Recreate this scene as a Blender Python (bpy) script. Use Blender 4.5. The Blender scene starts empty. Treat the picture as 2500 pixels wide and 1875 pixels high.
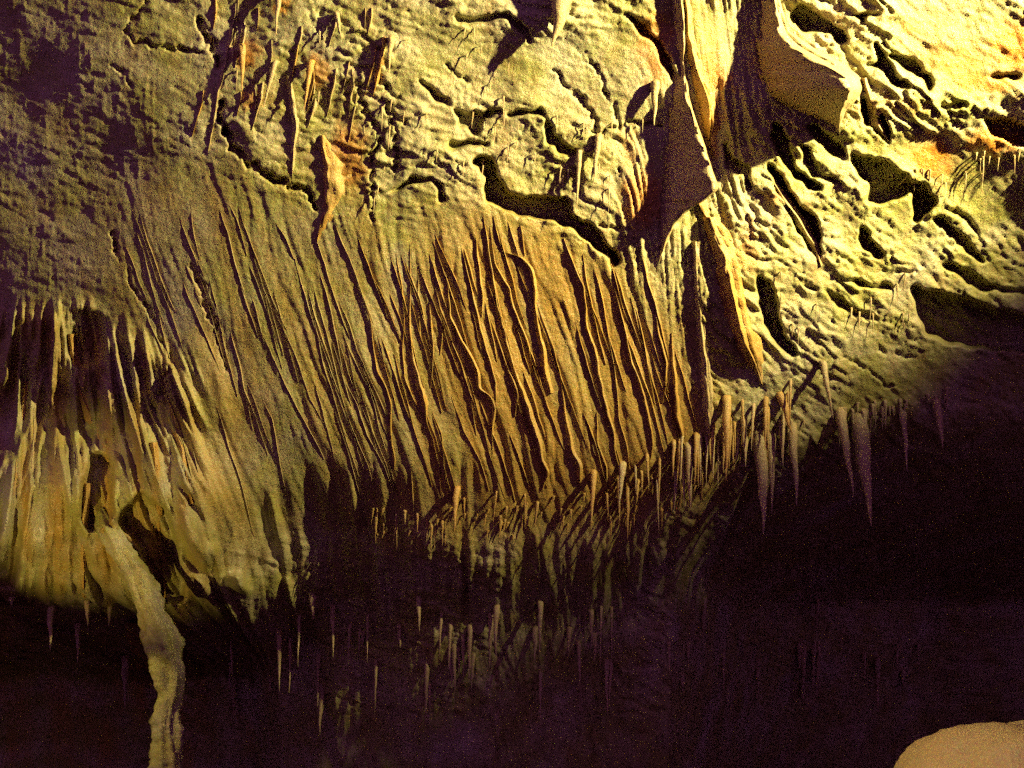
import bpy, math, random
import numpy as np
from mathutils import Vector

random.seed(7)
RNG = np.random.default_rng(11)
sc = bpy.context.scene
COL = sc.collection

# ------------------------------------------------------------------ camera
CAM = np.array([0.0, 0.0, 1.6])
PITCH = math.radians(18.0)
FPX = 2401.0                                   # focal length in photograph pixels (2500 wide)
cd = bpy.data.cameras.new('camera')
cd.sensor_width = 36.0
cd.lens = 36.0 * FPX / 2500.0
cd.clip_start = 0.05
cd.clip_end = 200.0
cam = bpy.data.objects.new('camera', cd)
COL.objects.link(cam)
cam.location = CAM
cam.rotation_euler = (math.radians(90) + PITCH, 0, 0)
sc.camera = cam

# ------------------------------------------------------------------ world: faint violet ambient added to lift and tint the dark areas
wd = bpy.data.worlds.new('World')
sc.world = wd
wd.use_nodes = True
bg = wd.node_tree.nodes['Background']
bg.inputs[0].default_value = (0.78, 0.25, 1.0, 1)
bg.inputs[1].default_value = 0.25

# ------------------------------------------------------------------ the cave's floodlights plus an added column lamp (all stand outside the picture)
def flood(name, loc, aim, watt, colour, cone, blend, radius):
    l = bpy.data.lights.new(name, 'SPOT')
    l.energy = watt
    l.color = colour
    l.spot_size = math.radians(cone)
    l.spot_blend = blend
    l.shadow_soft_size = radius
    o = bpy.data.objects.new(name, l)
    COL.objects.link(o)
    o.location = loc
    d = Vector(aim) - Vector(loc)
    o.rotation_euler = d.to_track_quat('-Z', 'Y').to_euler()
    return o

flood('floodlight_ceiling', (5.2, 2.2, 6.0), (1.8, 5.8, 6.9), 9300, (1.0, 0.85, 0.40), 78.5, 0.62, 0.07)
flood('floodlight_alcove', (-3.7, 4.45, 0.9), (-3.05, 6.6, 2.42), 330, (1.0, 0.78, 0.22), 33, 0.8, 0.03)
flood('added_column_spot', (-3.25, 5.75, 2.4), (-2.44, 7.12, 1.55), 90, (1.0, 0.78, 0.22), 24, 0.6, 0.03)  # extra lamp, added only to brighten the column's lower part
flood('floodlight_path', (-2.2, 1.8, 2.7), (1.6, 3.0, 1.45), 480, (1.0, 0.76, 0.36), 26, 0.5, 0.05)

sc.view_settings.view_transform = 'Standard'
sc.view_settings.look = 'None'
sc.view_settings.exposure = 0.0
sc.view_settings.gamma = 1.0
sc.render.engine = 'CYCLES'
sc.cycles.max_bounces = 3
sc.cycles.diffuse_bounces = 1
sc.cycles.use_denoising = False
sc.cycles.use_adaptive_sampling = True
sc.cycles.adaptive_threshold = 0.06
sc.cycles.sample_clamp_indirect = 0.6
sc.cycles.adaptive_min_samples = 8

# ------------------------------------------------------------------ helpers: noise and the lie of the rock
def perlin(x, y, seed):
    x, y = np.broadcast_arrays(np.asarray(x, np.float32), np.asarray(y, np.float32))
    g = np.random.default_rng(seed).uniform(0, 2 * np.pi, (256, 256)).astype(np.float32)
    gx, gy = np.cos(g), np.sin(g)
    xi = np.floor(x).astype(np.int32); yi = np.floor(y).astype(np.int32)
    xf = x - xi; yf = y - yi
    u = xf * xf * xf * (xf * (xf * 6 - 15) + 10); v = yf * yf * yf * (yf * (yf * 6 - 15) + 10)
    x0 = xi & 255; x1 = (xi + 1) & 255; y0 = yi & 255; y1 = (yi + 1) & 255
    a = gx[x0, y0] * xf + gy[x0, y0] * yf
    b = gx[x1, y0] * (xf - 1) + gy[x1, y0] * yf
    c = gx[x0, y1] * xf + gy[x0, y1] * (yf - 1)
    d = gx[x1, y1] * (xf - 1) + gy[x1, y1] * (yf - 1)
    return ((a + u * (b - a)) + v * ((c + u * (d - c)) - (a + u * (b - a)))) * 1.45

def fbm(x, y, seed, octv=4, gain=0.5):
    s = 0.0; a = 1.0; f = 1.0
    for k in range(octv):
        s = s + a * perlin(x * f + 17.3 * k, y * f + 9.1 * k, seed + k)
        a *= gain; f *= 2.03
    return s

def sstep(a, b, x):
    t = np.clip((x - a) / (b - a), 0, 1)
    return t * t * (3 - 2 * t)

CP, SP = math.cos(PITCH), math.sin(PITCH)
def ray(px, py):
    px = np.asarray(px, float); py = np.asarray(py, float)
    a = (px - 1250.0) / FPX; b = (937.5 - py) / FPX
    return np.stack([a + 0 * b, CP - SP * b + 0 * a, SP + CP * b + 0 * a], -1)

def project(P):
    d = P - CAM
    zc = d[..., 1] * CP + d[..., 2] * SP
    b = (-d[..., 1] * SP + d[..., 2] * CP) / zc
    return 1250.0 + FPX * d[..., 0] / zc, 937.5 - FPX * b

# lower lip of the overhang: height over x (metres), and how far the rock draws back below it
LIP_X = np.array([-9.0, -3.6, -2.6, -2.1, -1.5, -0.7, 0.3, 1.3, 1.75, 2.2, 2.7, 3.3, 4.2, 10.0])
LIP_Z = np.array([2.45, 2.45, 2.42, 2.45, 2.70, 2.74, 2.74, 2.92, 3.22, 3.40, 3.52, 3.62, 3.75, 3.8])
_JX = np.arange(-14, 18, 0.045); _JZ = np.random.default_rng(77).normal(0, 0.028, len(_JX))
LIP_D = np.array([3.0, 3.0, 2.6, 1.1, 0.4, 0.35, 0.35, 0.5, 1.5, 2.6, 3.4, 4.0, 4.0, 4.0])

def base_y(x, z):
    y = 7.15 - 0.62 * (z - 2.8) - 0.02 * (z - 2.8) ** 2
    y = y + 0.10 * np.clip(x - 1.6, 0, 3.6) ** 2 * sstep(5.4, 3.6, z)          # right side runs off into the dark
    y = y + 0.078 * np.clip(-1.4 - x, 0, 6) ** 2 * sstep(2.7, 3.8, z)                # upper left turns away
    y = y - 0.11 * np.clip(x - 1.3, 0, 4) ** 2 * sstep(4.5, 5.3, z)
    y = y - 0.25 * sstep(-1.6, -2.5, x) * sstep(3.6, 3.0, z)                # lower left bulges out
    y = y + 0.20 * sstep(3.8, 2.3, z) * sstep(-2.6, -1.9, x) * sstep(-0.4, -1.6, x)
    lip = np.interp(x, LIP_X, LIP_Z) + np.interp(x, _JX, _JZ) * sstep(2.0, 1.6, x) + 0.05 * sstep(2.0, 1.5, x) * np.sin(x * 5.1 + 2 * np.sin(x * 2.3)); dep = np.interp(x, LIP_X, LIP_D)
    y = y + (0.12 + 0.2 * sstep(-0.6, -1.4, x)) * sstep(lip + 0.6, lip, z)
    y = y + dep * sstep(lip + 0.06, lip - 0.62 - 0.4 * sstep(1.4, 2.6, x), z)
    return y

def hit(px, py):
    """distance along the ray (in units of the un-normalised ray) to the smooth rock"""
    r = ray(px, py)
    ts = np.linspace(2.5, 14.0, 116)
    shp = r.shape[:-1]
    rr = r.reshape(-1, 3)
    t0 = np.full(len(rr), 2.5); found = np.zeros(len(rr), bool)
    for a, b in zip(ts[:-1], ts[1:]):
        P = rr * b
        h = (P[:, 1] >= base_y(P[:, 0], P[:, 2] + CAM[2])) & ~found
        t0[h] = a; found |= h
    t0[~found] = 13.9
    lo = t0.copy(); hi = t0 + (ts[1] - ts[0])
    for _ in range(16):
        m = (lo + hi) / 2
        P = rr * m[:, None]
        ins = P[:, 1] >= base_y(P[:, 0], P[:, 2] + CAM[2])
        hi = np.where(ins, m, hi); lo = np.where(ins, lo, m)
    return ((lo + hi) / 2).reshape(shp)

_hx = np.arange(-560, 3061, 10.0); _hy = np.arange(-560, 2461, 10.0)
_HT = hit(*np.meshgrid(_hx, _hy))
def hit_fast(px, py):
    fx = np.clip((np.asarray(px, float) + 560) / 10, 0, len(_hx) - 1.001); fy = np.clip((np.asarray(py, float) + 560) / 10, 0, len(_hy) - 1.001)
    x0 = fx.astype(int); y0 = fy.astype(int); u = fx - x0; v = fy - y0
    return (_HT[y0, x0] * (1 - u) + _HT[y0, x0 + 1] * u) * (1 - v) + (_HT[y0 + 1, x0] * (1 - u) + _HT[y0 + 1, x0 + 1] * u) * v

# ------------------------------------------------------------------ relief of the rock, laid out over the wall (2 units a cell)
CX0, CX1, CY0, CY1, CS = -500, 3000, -450, 1950, 2.4
gx = np.arange(CX0, CX1, CS); gy = np.arange(CY0, CY1, CS)
GX, GY = np.meshgrid(gx, gy)
GX = GX.astype(np.float32); GY = GY.astype(np.float32)

def blur(a, r, n=2):
    r = int(max(1, round(r / CS)))
    for _ in range(n):
        for ax in (0, 1):
            pad = [(0, 0), (0, 0)]; pad[ax] = (r + 1, r)
            c = np.cumsum(np.pad(a, pad, mode='edge'), axis=ax, dtype=np.float64)
            if ax == 0: a = (c[2 * r + 1:] - c[:-2 * r - 1]) / (2 * r + 1)
            else: a = (c[:, 2 * r + 1:] - c[:, :-2 * r - 1]) / (2 * r + 1)
    return a.astype(np.float32)

def box_of(pts, m):
    p = np.array(pts, float)
    x0 = int(max(0, (p[:, 0].min() - m - CX0) // CS)); x1 = int(min(len(gx), (p[:, 0].max() + m - CX0) // CS + 2))
    y0 = int(max(0, (p[:, 1].min() - m - CY0) // CS)); y1 = int(min(len(gy), (p[:, 1].max() + m - CY0) // CS + 2))
    return slice(y0, y1), slice(x0, x1)

def poly_mask(pts, soft=4, wob=5.0):
    sl = box_of(pts, 30 + soft * 3)
    X = GX[sl] + wob * WOBX[sl]; Y = GY[sl] + wob * WOBY[sl]
    ins = np.zeros(X.shape, bool)
    n = len(pts)
    for i in range(n):
        (xa, ya), (xb, yb) = pts[i], pts[(i + 1) % n]
        if ya == yb: continue
        c = ((ya > Y) != (yb > Y)) & (X < (xb - xa) * (Y - ya) / (yb - ya) + xa)
        ins ^= c
    return sl, blur(ins.astype(np.float32), soft, 2)

def line_mask(pts, wob=4.0):
    """pts: (x, y, width); returns 1 at the line falling to 0 at its half width"""
    sl = box_of([p[:2] for p in pts], 60)
    X = GX[sl] + wob * WOBX[sl]; Y = GY[sl] + wob * WOBY[sl]
    out = np.zeros(X.shape, np.float32)
    for (xa, ya, wa), (xb, yb, wb) in zip(pts[:-1], pts[1:]):
        dx, dy = xb - xa, yb - ya
        t = np.clip(((X - xa) * dx + (Y - ya) * dy) / (dx * dx + dy * dy + 1e-6), 0, 1)
        d = np.hypot(X - xa - t * dx, Y - ya - t * dy)
        w = (wa + (wb - wa) * t) / 2
        out = np.maximum(out, np.clip((w - d) / (0.35 * w + 1.0) , 0, 1))
    return sl, out

WOBX = (fbm(GX / 34, GY / 34, 301, 4, 0.65) + 0.25 * fbm(GX / 14, GY / 11, 341, 2)).astype(np.float32)
WOBY = (fbm(GX / 34, GY / 34, 311, 3) + 0.3 * fbm(GX / 12, GY / 16, 351, 2)).astype(np.float32)
RAG = np.clip(0.75 + 0.9 * fbm(GX / 26, GY / 20, 321, 3), 0.1, 1.4).astype(np.float32)

def zc(ox, oy, pts):
    return [(ox + p[0] / 2.592, oy + p[1] / 2.592) + tuple(v / 2.592 for v in p[2:]) for p in pts]
def z1(*p): return zc(0, 0, p)
def z2(*p): return zc(830, 0, p)
def z3(*p): return zc(1660, 0, p)
def z4(*p): return zc(0, 620, p)
def z5(*p): return zc(830, 620, p)
def z6(*p): return zc(1660, 620, p)
def z7(*p): return zc(0, 1235, p)

# zones
zr = np.zeros(GX.shape, np.float32)
sl, m = poly_mask([(210, 560), (330, 420), (640, 420), (780, 520), (1000, 500), (1180, 500), (1330, 545), (1500, 640), (1610, 740),
                   (1700, 800), (1790, 1180), (1500, 1300), (1000, 1330), (430, 1330), (330, 1000)], 60, 30)
zr[sl] = m
sl, m = poly_mask([(-700, 760), (200, 760), (470, 900), (520, 1500), (460, 2300), (-700, 2300)], 30, 12)
zl = np.zeros(GX.shape, np.float32); zl[sl] = m
zb = sstep(1250, 1380, GY).astype(np.float32)
zright = sstep(1480, 1850, GX + 0.25 * (GY - 400)).astype(np.float32)
zcalm = np.zeros(GX.shape, np.float32)
for p in ([(1060, 60), (1340, 90), (1640, 60), (1640, 330), (1560, 300), (1380, 300), (1330, 270), (1100, 200), (960, 100)],
          [(2160, -100), (2600, -100), (2600, 200), (2480, 230), (2300, 240), (2210, 160)],
          [(2050, 330), (2250, 330), (2500, 400), (2500, 560), (2400, 560), (2270, 430), (2130, 400)],
          [(1690, 20), (1840, 20), (1845, 190), (1760, 170)],
          [(2040, 830), (2330, 860), (2330, 960), (2080, 990)]):
    sl, m = poly_mask(p, 18, 10); zcalm[sl] = np.maximum(zcalm[sl], m)
zrough = np.clip(1 - zr, 0, 1)

def saw(ph):
    f = ph - np.floor(ph)
    return np.where(f < 0.86, f / 0.86, (1 - f) / 0.14)

H = 0.055 * fbm(GX / 420, GY / 420, 21, 3) * (0.5 + 0.5 * zrough)
# stepped, torn rock: it swells towards the lower left and breaks off there
FAR = (1 - 0.68 * sstep(1000, 250, GX)).astype(np.float32)
ca = -0.30 - 0.32 * zright; sa = 0.95 - 0.17 * zright
AC = GX * ca + GY * sa; AL = GX * sa - GY * ca
for lam, A, sd, wp in ((140, 0.060, 61, 1.0), (66, 0.036, 71, 1.2), (30, 0.019, 81, 1.3), (14, 0.008, 83, 1.4)):
    w = fbm(AL / (lam * 3.6), AC / (lam * 1.3), sd, 4, 0.55)
    am = np.clip(0.35 + 1.2 * fbm(AL / (lam * 3.0), AC / (lam * 1.6), sd + 5, 2), 0, 1.5)
    H = H + A * (0.5 if lam > 100 else 0.66 + 0.4 * zright) * FAR * am * zrough * (1 - 0.75 * zcalm) * (1 - 0.5 * zl) * saw(AC / lam + wp * w)
H = H + 0.015 * FAR * zrough * (1 - 0.7 * zcalm) * (1 - np.abs(fbm(AL / 95, AC / 48, 91, 3)))
H = H + 0.0045 * (1 - 0.6 * zr) * fbm(AL / 30, AC / 14, 95, 3)
# small hanging drip streaks
dr = np.clip(fbm(GX / 9, GY / 75, 97, 2) - 0.25, 0, 1)
H = H + 0.008 * dr * zrough * (1 - 0.8 * zcalm)
# flowstone ribs
q = GX * 0.955 - GY * 0.297
s_ = GX * 0.297 + GY * 0.955
bend = 20 * fbm(q / 260, s_ / 420, 101, 2)
rib = 0.0
for lam, A, sd in ((61, 0.022, 111), (31, 0.013, 121), (14, 0.0065, 131), (7, 0.003, 135)):
    am = np.clip(0.55 + 0.8 * fbm(q / (lam * 2.2), s_ / (lam * 9), sd + 7, 2), 0.05, 1.4)
    rib = rib + A * am * saw(-(q + bend) / lam + 0.9 * fbm(q / (lam * 3), s_ / (lam * 10), sd, 2))
H = H + 0.8 * zr * rib * (0.45 + 0.55 * sstep(300, 1000, GX)) + zr * 0.002 * fbm(GX / 12, GY / 30, 141, 2)
# lower left: vertical curtains
ribl = 0.0
UL = GX - np.clip((GX - 110) * 0.0011, -0.2, 0.45) * (GY - 1000)
for lam, A, sd in ((44, 0.13, 151), (19, 0.065, 161), (9, 0.020, 166)):
    ribl = ribl + A * np.clip(0.7 + 0.9 * fbm(UL / (lam * 2), GY / (lam * 6), sd + 3, 2), 0, 1.5) * np.clip(1 - 1.9 * np.abs(perlin(UL / lam, GY / (lam * 10), sd)), 0, 1) ** 1.3
H = H + zl * ribl + zl * 0.012 * fbm(GX / 20, GY / 45, 175, 4)
H = H + zb * (1 - zl) * 0.05 * np.abs(fbm(GX / 40, GY / 260, 171, 3))
H = H.astype(np.float32)

# hollows under ledges (they stay dark because the lamp rakes across them)
def hollow(pts, depth, soft=3.6, wob=8):
    sl, m = poly_mask(pts, soft, wob)
    H[sl] -= 0.9 * depth * sstep(0.42, 1.0, m)
def crack(pts, depth, wob=9):
    sl, m = line_mask(pts, wob)
    H[sl] -= 0.6 * depth * m * RAG[sl]
def swell(pts, h, soft=20, wob=6):
    sl, m = poly_mask(pts, soft, wob)
    H[sl] += h * m

hollow(z2((700, 640), (740, 690), (860, 700), (1030, 690), (1040, 740), (900, 740), (890, 860), (820, 830), (740, 800)), 0.16)
hollow(z2((1040, 705), (1290, 690), (1330, 760), (1390, 890), (1510, 960), (1500, 990), (1380, 970), (1300, 880), (1285, 725), (1040, 745)), 0.13)
hollow(z2((690, 895), (860, 885), (950, 895), (940, 925), (870, 935), (700, 945)), 0.13)
hollow(z2((820, 1020), (880, 980), (980, 1000), (1000, 1100), (1060, 1220), (1200, 1240), (1420, 1240), (1470, 1340), (1560, 1400), (1640, 1480),
          (1790, 1650), (1740, 1690), (1600, 1560), (1480, 1450), (1300, 1390), (1150, 1360), (1000, 1310), (910, 1280), (920, 1130), (860, 1060)), 0.24)
hollow(z2((270, 1220), (410, 1150), (420, 1110), (590, 1110), (640, 1180), (680, 1260), (640, 1275), (580, 1155), (480, 1175), (400, 1215)), 0.12)
hollow(z2((470, 470), (560, 550), (680, 620), (730, 690), (650, 665), (530, 585)), 0.10)
hollow(z2((700, 20), (770, 110), (1050, 75), (1110, 120), (1220, 220), (1220, 300), (1180, 260), (1060, 125), (900, 140), (740, 150)), 0.10)
hollow(z2((1740, 40), (1860, 105), (1960, 195), (2040, 255), (2110, 400), (2177, 520), (2177, 600), (2090, 490), (2030, 390), (2010, 300), (1890, 200)), 0.13)
crack(z2((1600, 830, 24), (1700, 820, 24), (1820, 780, 34), (1950, 790, 24), (2050, 790, 20)), 0.08)
crack(z2((1340, 430, 18), (1440, 560, 30), (1530, 620, 34), (1600, 760, 30), (1640, 830, 30)), 0.09)
crack(z2((1560, 330, 12), (1640, 480, 20), (1700, 600, 20), (1750, 740, 24), (1770, 830, 24)), 0.07)
crack(z2((660, 380, 14), (740, 470, 22), (830, 540, 18)), 0.06)
crack(z2((250, 640, 20), (330, 720, 36), (420, 780, 26)), 0.08)
crack(z2((260, 520, 20), (330, 590, 30), (400, 620, 20)), 0.08)
crack(z2((110, 560, 20), (150, 700, 26), (250, 820, 40), (260, 900, 30), (210, 960, 20), (200, 1150, 18), (205, 1400, 16)), 0.09)
crack(z2((330, 780, 22), (360, 900, 36), (345, 1080, 24)), 0.09)
crack(z2((1640, 1420, 20), (1740, 1440, 26), (1850, 1450, 16)), 0.05)
crack(z1((1420, 830, 40), (1480, 930, 52), (1600, 1060, 52), (1700, 1120, 50), (1840, 1180, 46), (1900, 1170, 40), (1970, 1230, 40), (2000, 1300, 40)), 0.17)
crack(z1((1400, 640, 34), (1385, 720, 40), (1430, 840, 44)), 0.15)
crack(z1((800, 190, 14), (850, 260, 26), (960, 290, 30), (1200, 305, 36), (1290, 350, 20)), 0.10)
crack(z1((690, 380, 14), (790, 480, 30), (850, 560, 14)), 0.07)
crack(z1((790, 180, 12), (900, 60, 20), (930, 0, 16)), 0.06)
crack(z1((1250, 120, 40), (1330, 260, 60), (1390, 420, 44)), 0.10)
# right half
hollow(z3((690, 100), (760, 190), (900, 200), (1000, 275), (1070, 265), (1040, 200), (960, 130), (850, 60), (760, 20)), 0.20)
hollow(z3((1170, 400), (1270, 440), (1340, 540), (1490, 560), (1380, 480), (1310, 350), (1240, 260), (1215, 270), (1270, 380)), 0.16)
hollow(z3((1300, 320), (1480, 380), (1580, 470), (1610, 540), (1580, 615), (1545, 510), (1400, 430), (1330, 370)), 0.15)
hollow(z3((1130, 600), (1170, 820), (1205, 800), (1260, 850), (1320, 915), (1345, 830), (1275, 690), (1250, 750), (1180, 620)), 0.20)
hollow(z3((580, 760), (600, 900), (650, 1050), (720, 1130), (800, 1190), (940, 1215), (860, 1140), (730, 1060), (690, 900), (640, 800)), 0.22)
hollow(z3((740, 870), (830, 960), (880, 1080), (1000, 1130), (1080, 1190), (960, 1160), (830, 1120), (790, 1000)), 0.12)
hollow(z3((780, 790), (900, 930), (990, 1000), (1060, 1010), (1030, 930), (950, 850), (880, 790)), 0.17)
hollow(z3((1080, 950), (1095, 1060), (1190, 1180), (1180, 1290), (1300, 1300), (1400, 1240), (1480, 1230), (1470, 1390), (1510, 1410), (1540, 1360),
          (1630, 1290), (1560, 1170), (1470, 1130), (1350, 1040), (1310, 1005), (1180, 995)), 0.30)
hollow(z3((530, 1010), (600, 1150), (660, 1300), (720, 1400), (800, 1560), (890, 1650), (900, 1500), (860, 1400), (760, 1280), (680, 1160), (600, 1050)), 0.26)
hollow(z3((1120, 1420), (1150, 1560), (1250, 1650), (1330, 1625), (1240, 1550), (1180, 1450)), 0.18)
hollow(z3((1560, 1380), (1700, 1480), (1820, 1620), (1950, 1690), (1860, 1560), (1760, 1450), (1640, 1360)), 0.15)
hollow(z3((1640, 1310), (1760, 1310), (1870, 1420), (1950, 1540), (1850, 1470), (1760, 1370)), 0.10)
hollow(z3((1960, 840), (2200, 940), (2200, 800), (2050, 745), (1900, 740)), 0.18)
hollow(z3((1830, 470), (1940, 500), (2070, 515), (2200, 480), (2050, 465), (1930, 470)), 0.10)
hollow(z3((1540, 650), (1660, 680), (1780, 640), (1850, 650), (1790, 690), (1650, 700)), 0.07)
hollow(z3((960, 10), (1060, 75), (1260, 80), (1380, 95), (1200, 105), (1140, 180), (1130, 110), (1010, 70)), 0.12)
hollow(z3((270, 880), (280, 1080), (350, 1080), (420, 1090), (430, 1260), (460, 1180), (445, 1060), (380, 1030), (330, 1000), (300, 900)), 0.12)
hollow(z3((300, 690), (380, 800), (440, 860), (390, 830), (310, 730)), 0.10)
hollow(z6((490, 130), (500, 370), (560, 500), (640, 600), (730, 655), (755, 620), (650, 500), (625, 330), (590, 180)), 0.24)
hollow(z6((640, 140), (780, 215), (910, 235), (1000, 360), (1180, 400), (1100, 330), (980, 250), (860, 190), (760, 190)), 0.09)
hollow(z6((1150, 90), (1280, 120), (1480, 130), (1500, 100), (1300, 95)), 0.08)
hollow(z6((900, 100), (1010, 170), (1130, 200), (1290, 230), (1440, 220), (1300, 180), (1050, 160)), 0.11)
hollow(z6((1000, 340), (1160, 360), (1300, 430), (1180, 430)), 0.08)
hollow(z6((1640, 60), (1760, 140), (1900, 230), (2177, 260), (2400, 270), (2400, 240), (1950, 200), (1860, 120), (1760, 60)), 0.14)
hollow(z6((1460, 190), (1480, 330), (1560, 520), (1700, 570), (1880, 600), (2300, 640), (2500, 640), (2500, 440), (2177, 400), (2050, 350), (1840, 295), (1640, 230)), 0.45, 8)
crack(z6((1040, 640, 20), (1160, 720, 30), (1260, 800, 34), (1400, 860, 24)), 0.06)
crack(z6((1250, 590, 20), (1340, 630, 34), (1480, 660, 30)), 0.07)
# left side
crack(z4((820, 100, 20), (835, 210, 26), (900, 310, 24), (960, 380, 26), (1000, 480, 18), (1040, 600, 12)), 0.06)
crack(z4((1190, 60, 40), (1270, 190, 56), (1320, 340, 56), (1360, 480, 46)), 0.06)
crack(z4((1380, 520, 16), (1400, 620, 22), (1435, 715, 16)), 0.06)
crack(z1((720, 1490, 50), (730, 1560, 36), (740, 1640, 10)), 0.10)
crack(z4((1150, 560, 14), (1090, 630, 26), (1050, 760, 24), (985, 960, 34), (975, 1060, 20)), 0.06)
swell(z4((1180, 540), (1300, 540), (1420, 760), (1450, 1100), (1150, 1050), (1080, 700)), 0.05)
hollow(z7((720, 80), (870, 260), (950, 430), (1000, 640), (1180, 620), (1140, 300), (1100, 60), (900, -100)), 0.30, 10)
swell(z7((1120, -40), (1260, 120), (1350, 300), (1310, 410), (1210, 300), (1150, 150)), 0.22, 10)
swell(z7((1430, 420), (1500, 430), (1590, 560), (1500, 540)), 0.15, 8)
hollow(z4((560, 1220), (720, 1280), (740, 1660), (560, 1800), (480, 1660)), 0.22, 14)
hollow(z4((450, 300), (700, 380), (720, 560), (560, 800), (400, 640)), 0.14, 24)

for lx_, ly_, sd_, dp_, th_ in ((170, 52, 881, 0.030, 0.045), (85, 30, 887, 0.018, 0.06), (42, 17, 893, 0.010, 0.08)):
    cn = fbm(AL / lx_, AC / ly_, sd_, 4, 0.55)
    H -= (dp_ * FAR * zrough * (1 - 0.6 * zcalm) * (1 - zl) * np.clip(1 - np.abs(cn) / th_, 0, 1) * np.clip(0.3 + 1.3 * fbm(AL / 160, AC / 110, sd_ + 3, 2), 0, 1.2)).astype(np.float32)
H = (0.7 * H + 0.3 * blur(H, 2.4, 1)).astype(np.float32)

# colour of the rock, as amounts of stain
STAIN = np.zeros(GX.shape, np.float32)
def stain(px, py, rx, ry, a):
    sl = box_of([(px - 2 * rx, py - 2 * ry), (px + 2 * rx, py + 2 * ry)], 10)
    X = GX[sl] + 16 * WOBX[sl]; Y = GY[sl] + 16 * WOBY[sl]
    d = np.hypot((X - px) / rx, (Y - py) / ry) / 1.2
    STAIN[sl] = np.maximum(STAIN[sl], a * sstep(1.35, 0.5, d))
for a in ((2272, 385, 50, 38, 1.0), (2430, 345, 60, 26, .9), (2480, 115, 60, 55, 1.0), (2400, 205, 60, 18, .7), (2260, 70, 45, 20, .45), (2330, 130, 90, 40, .35),
          (1565, 485, 45, 62, .75), (1600, 95, 40, 60, .7), (1600, 145, 30, 50, .7), (1742, 155, 16, 70, .8), (1765, 200, 25, 20, .7), (1730, 300, 25, 120, .55),
          (850, 385, 40, 70, .7), (600, 130, 25, 30, .8), (620, 240, 22, 26, .6), (775, 175, 22, 40, .6), (690, 15, 12, 25, .8), (1540, 370, 20, 45, .4),
          (1870, 140, 30, 60, .4), (2160, 260, 80, 20, .3), (1900, 480, 40, 20, .35), (1830, 600, 20, 60, .4)):
    stain(*a)
OCHRE = (zr * np.clip(0.25 + 0.75 * sstep(820, 1300, GX) + 0.55 * fbm(q / 70, s_ / 500, 181, 3), 0, 1)).astype(np.float32)
OCHRE = np.maximum(OCHRE, zl * np.clip(0.3 + 0.9 * fbm(GX / 40, GY / 240, 191, 2), 0, 1)).astype(np.float32)

def sample(A, px, py):
    fx = np.clip((np.asarray(px, float) - CX0) / CS, 0, A.shape[1] - 1.001); fy = np.clip((np.asarray(py, float) - CY0) / CS, 0, A.shape[0] - 1.001)
    x0 = fx.astype(int); y0 = fy.astype(int); u = fx - x0; v = fy - y0
    return (A[y0, x0] * (1 - u) + A[y0, x0 + 1] * u) * (1 - v) + (A[y0 + 1, x0] * (1 - u) + A[y0 + 1, x0 + 1] * u) * v

def on_rock(px, py, out=0.0, soft=False):
    """world point of the rock seen at (px, py), standing out by `out` metres"""
    r = ray(px, py); t = hit_fast(px, py); n = np.linalg.norm(r, axis=-1)
    Hh = sample(HS if soft else H, px, py)
    return CAM + r * (t - (Hh + out) / n)[..., None]

HS = blur(H, 14, 2)

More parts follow.
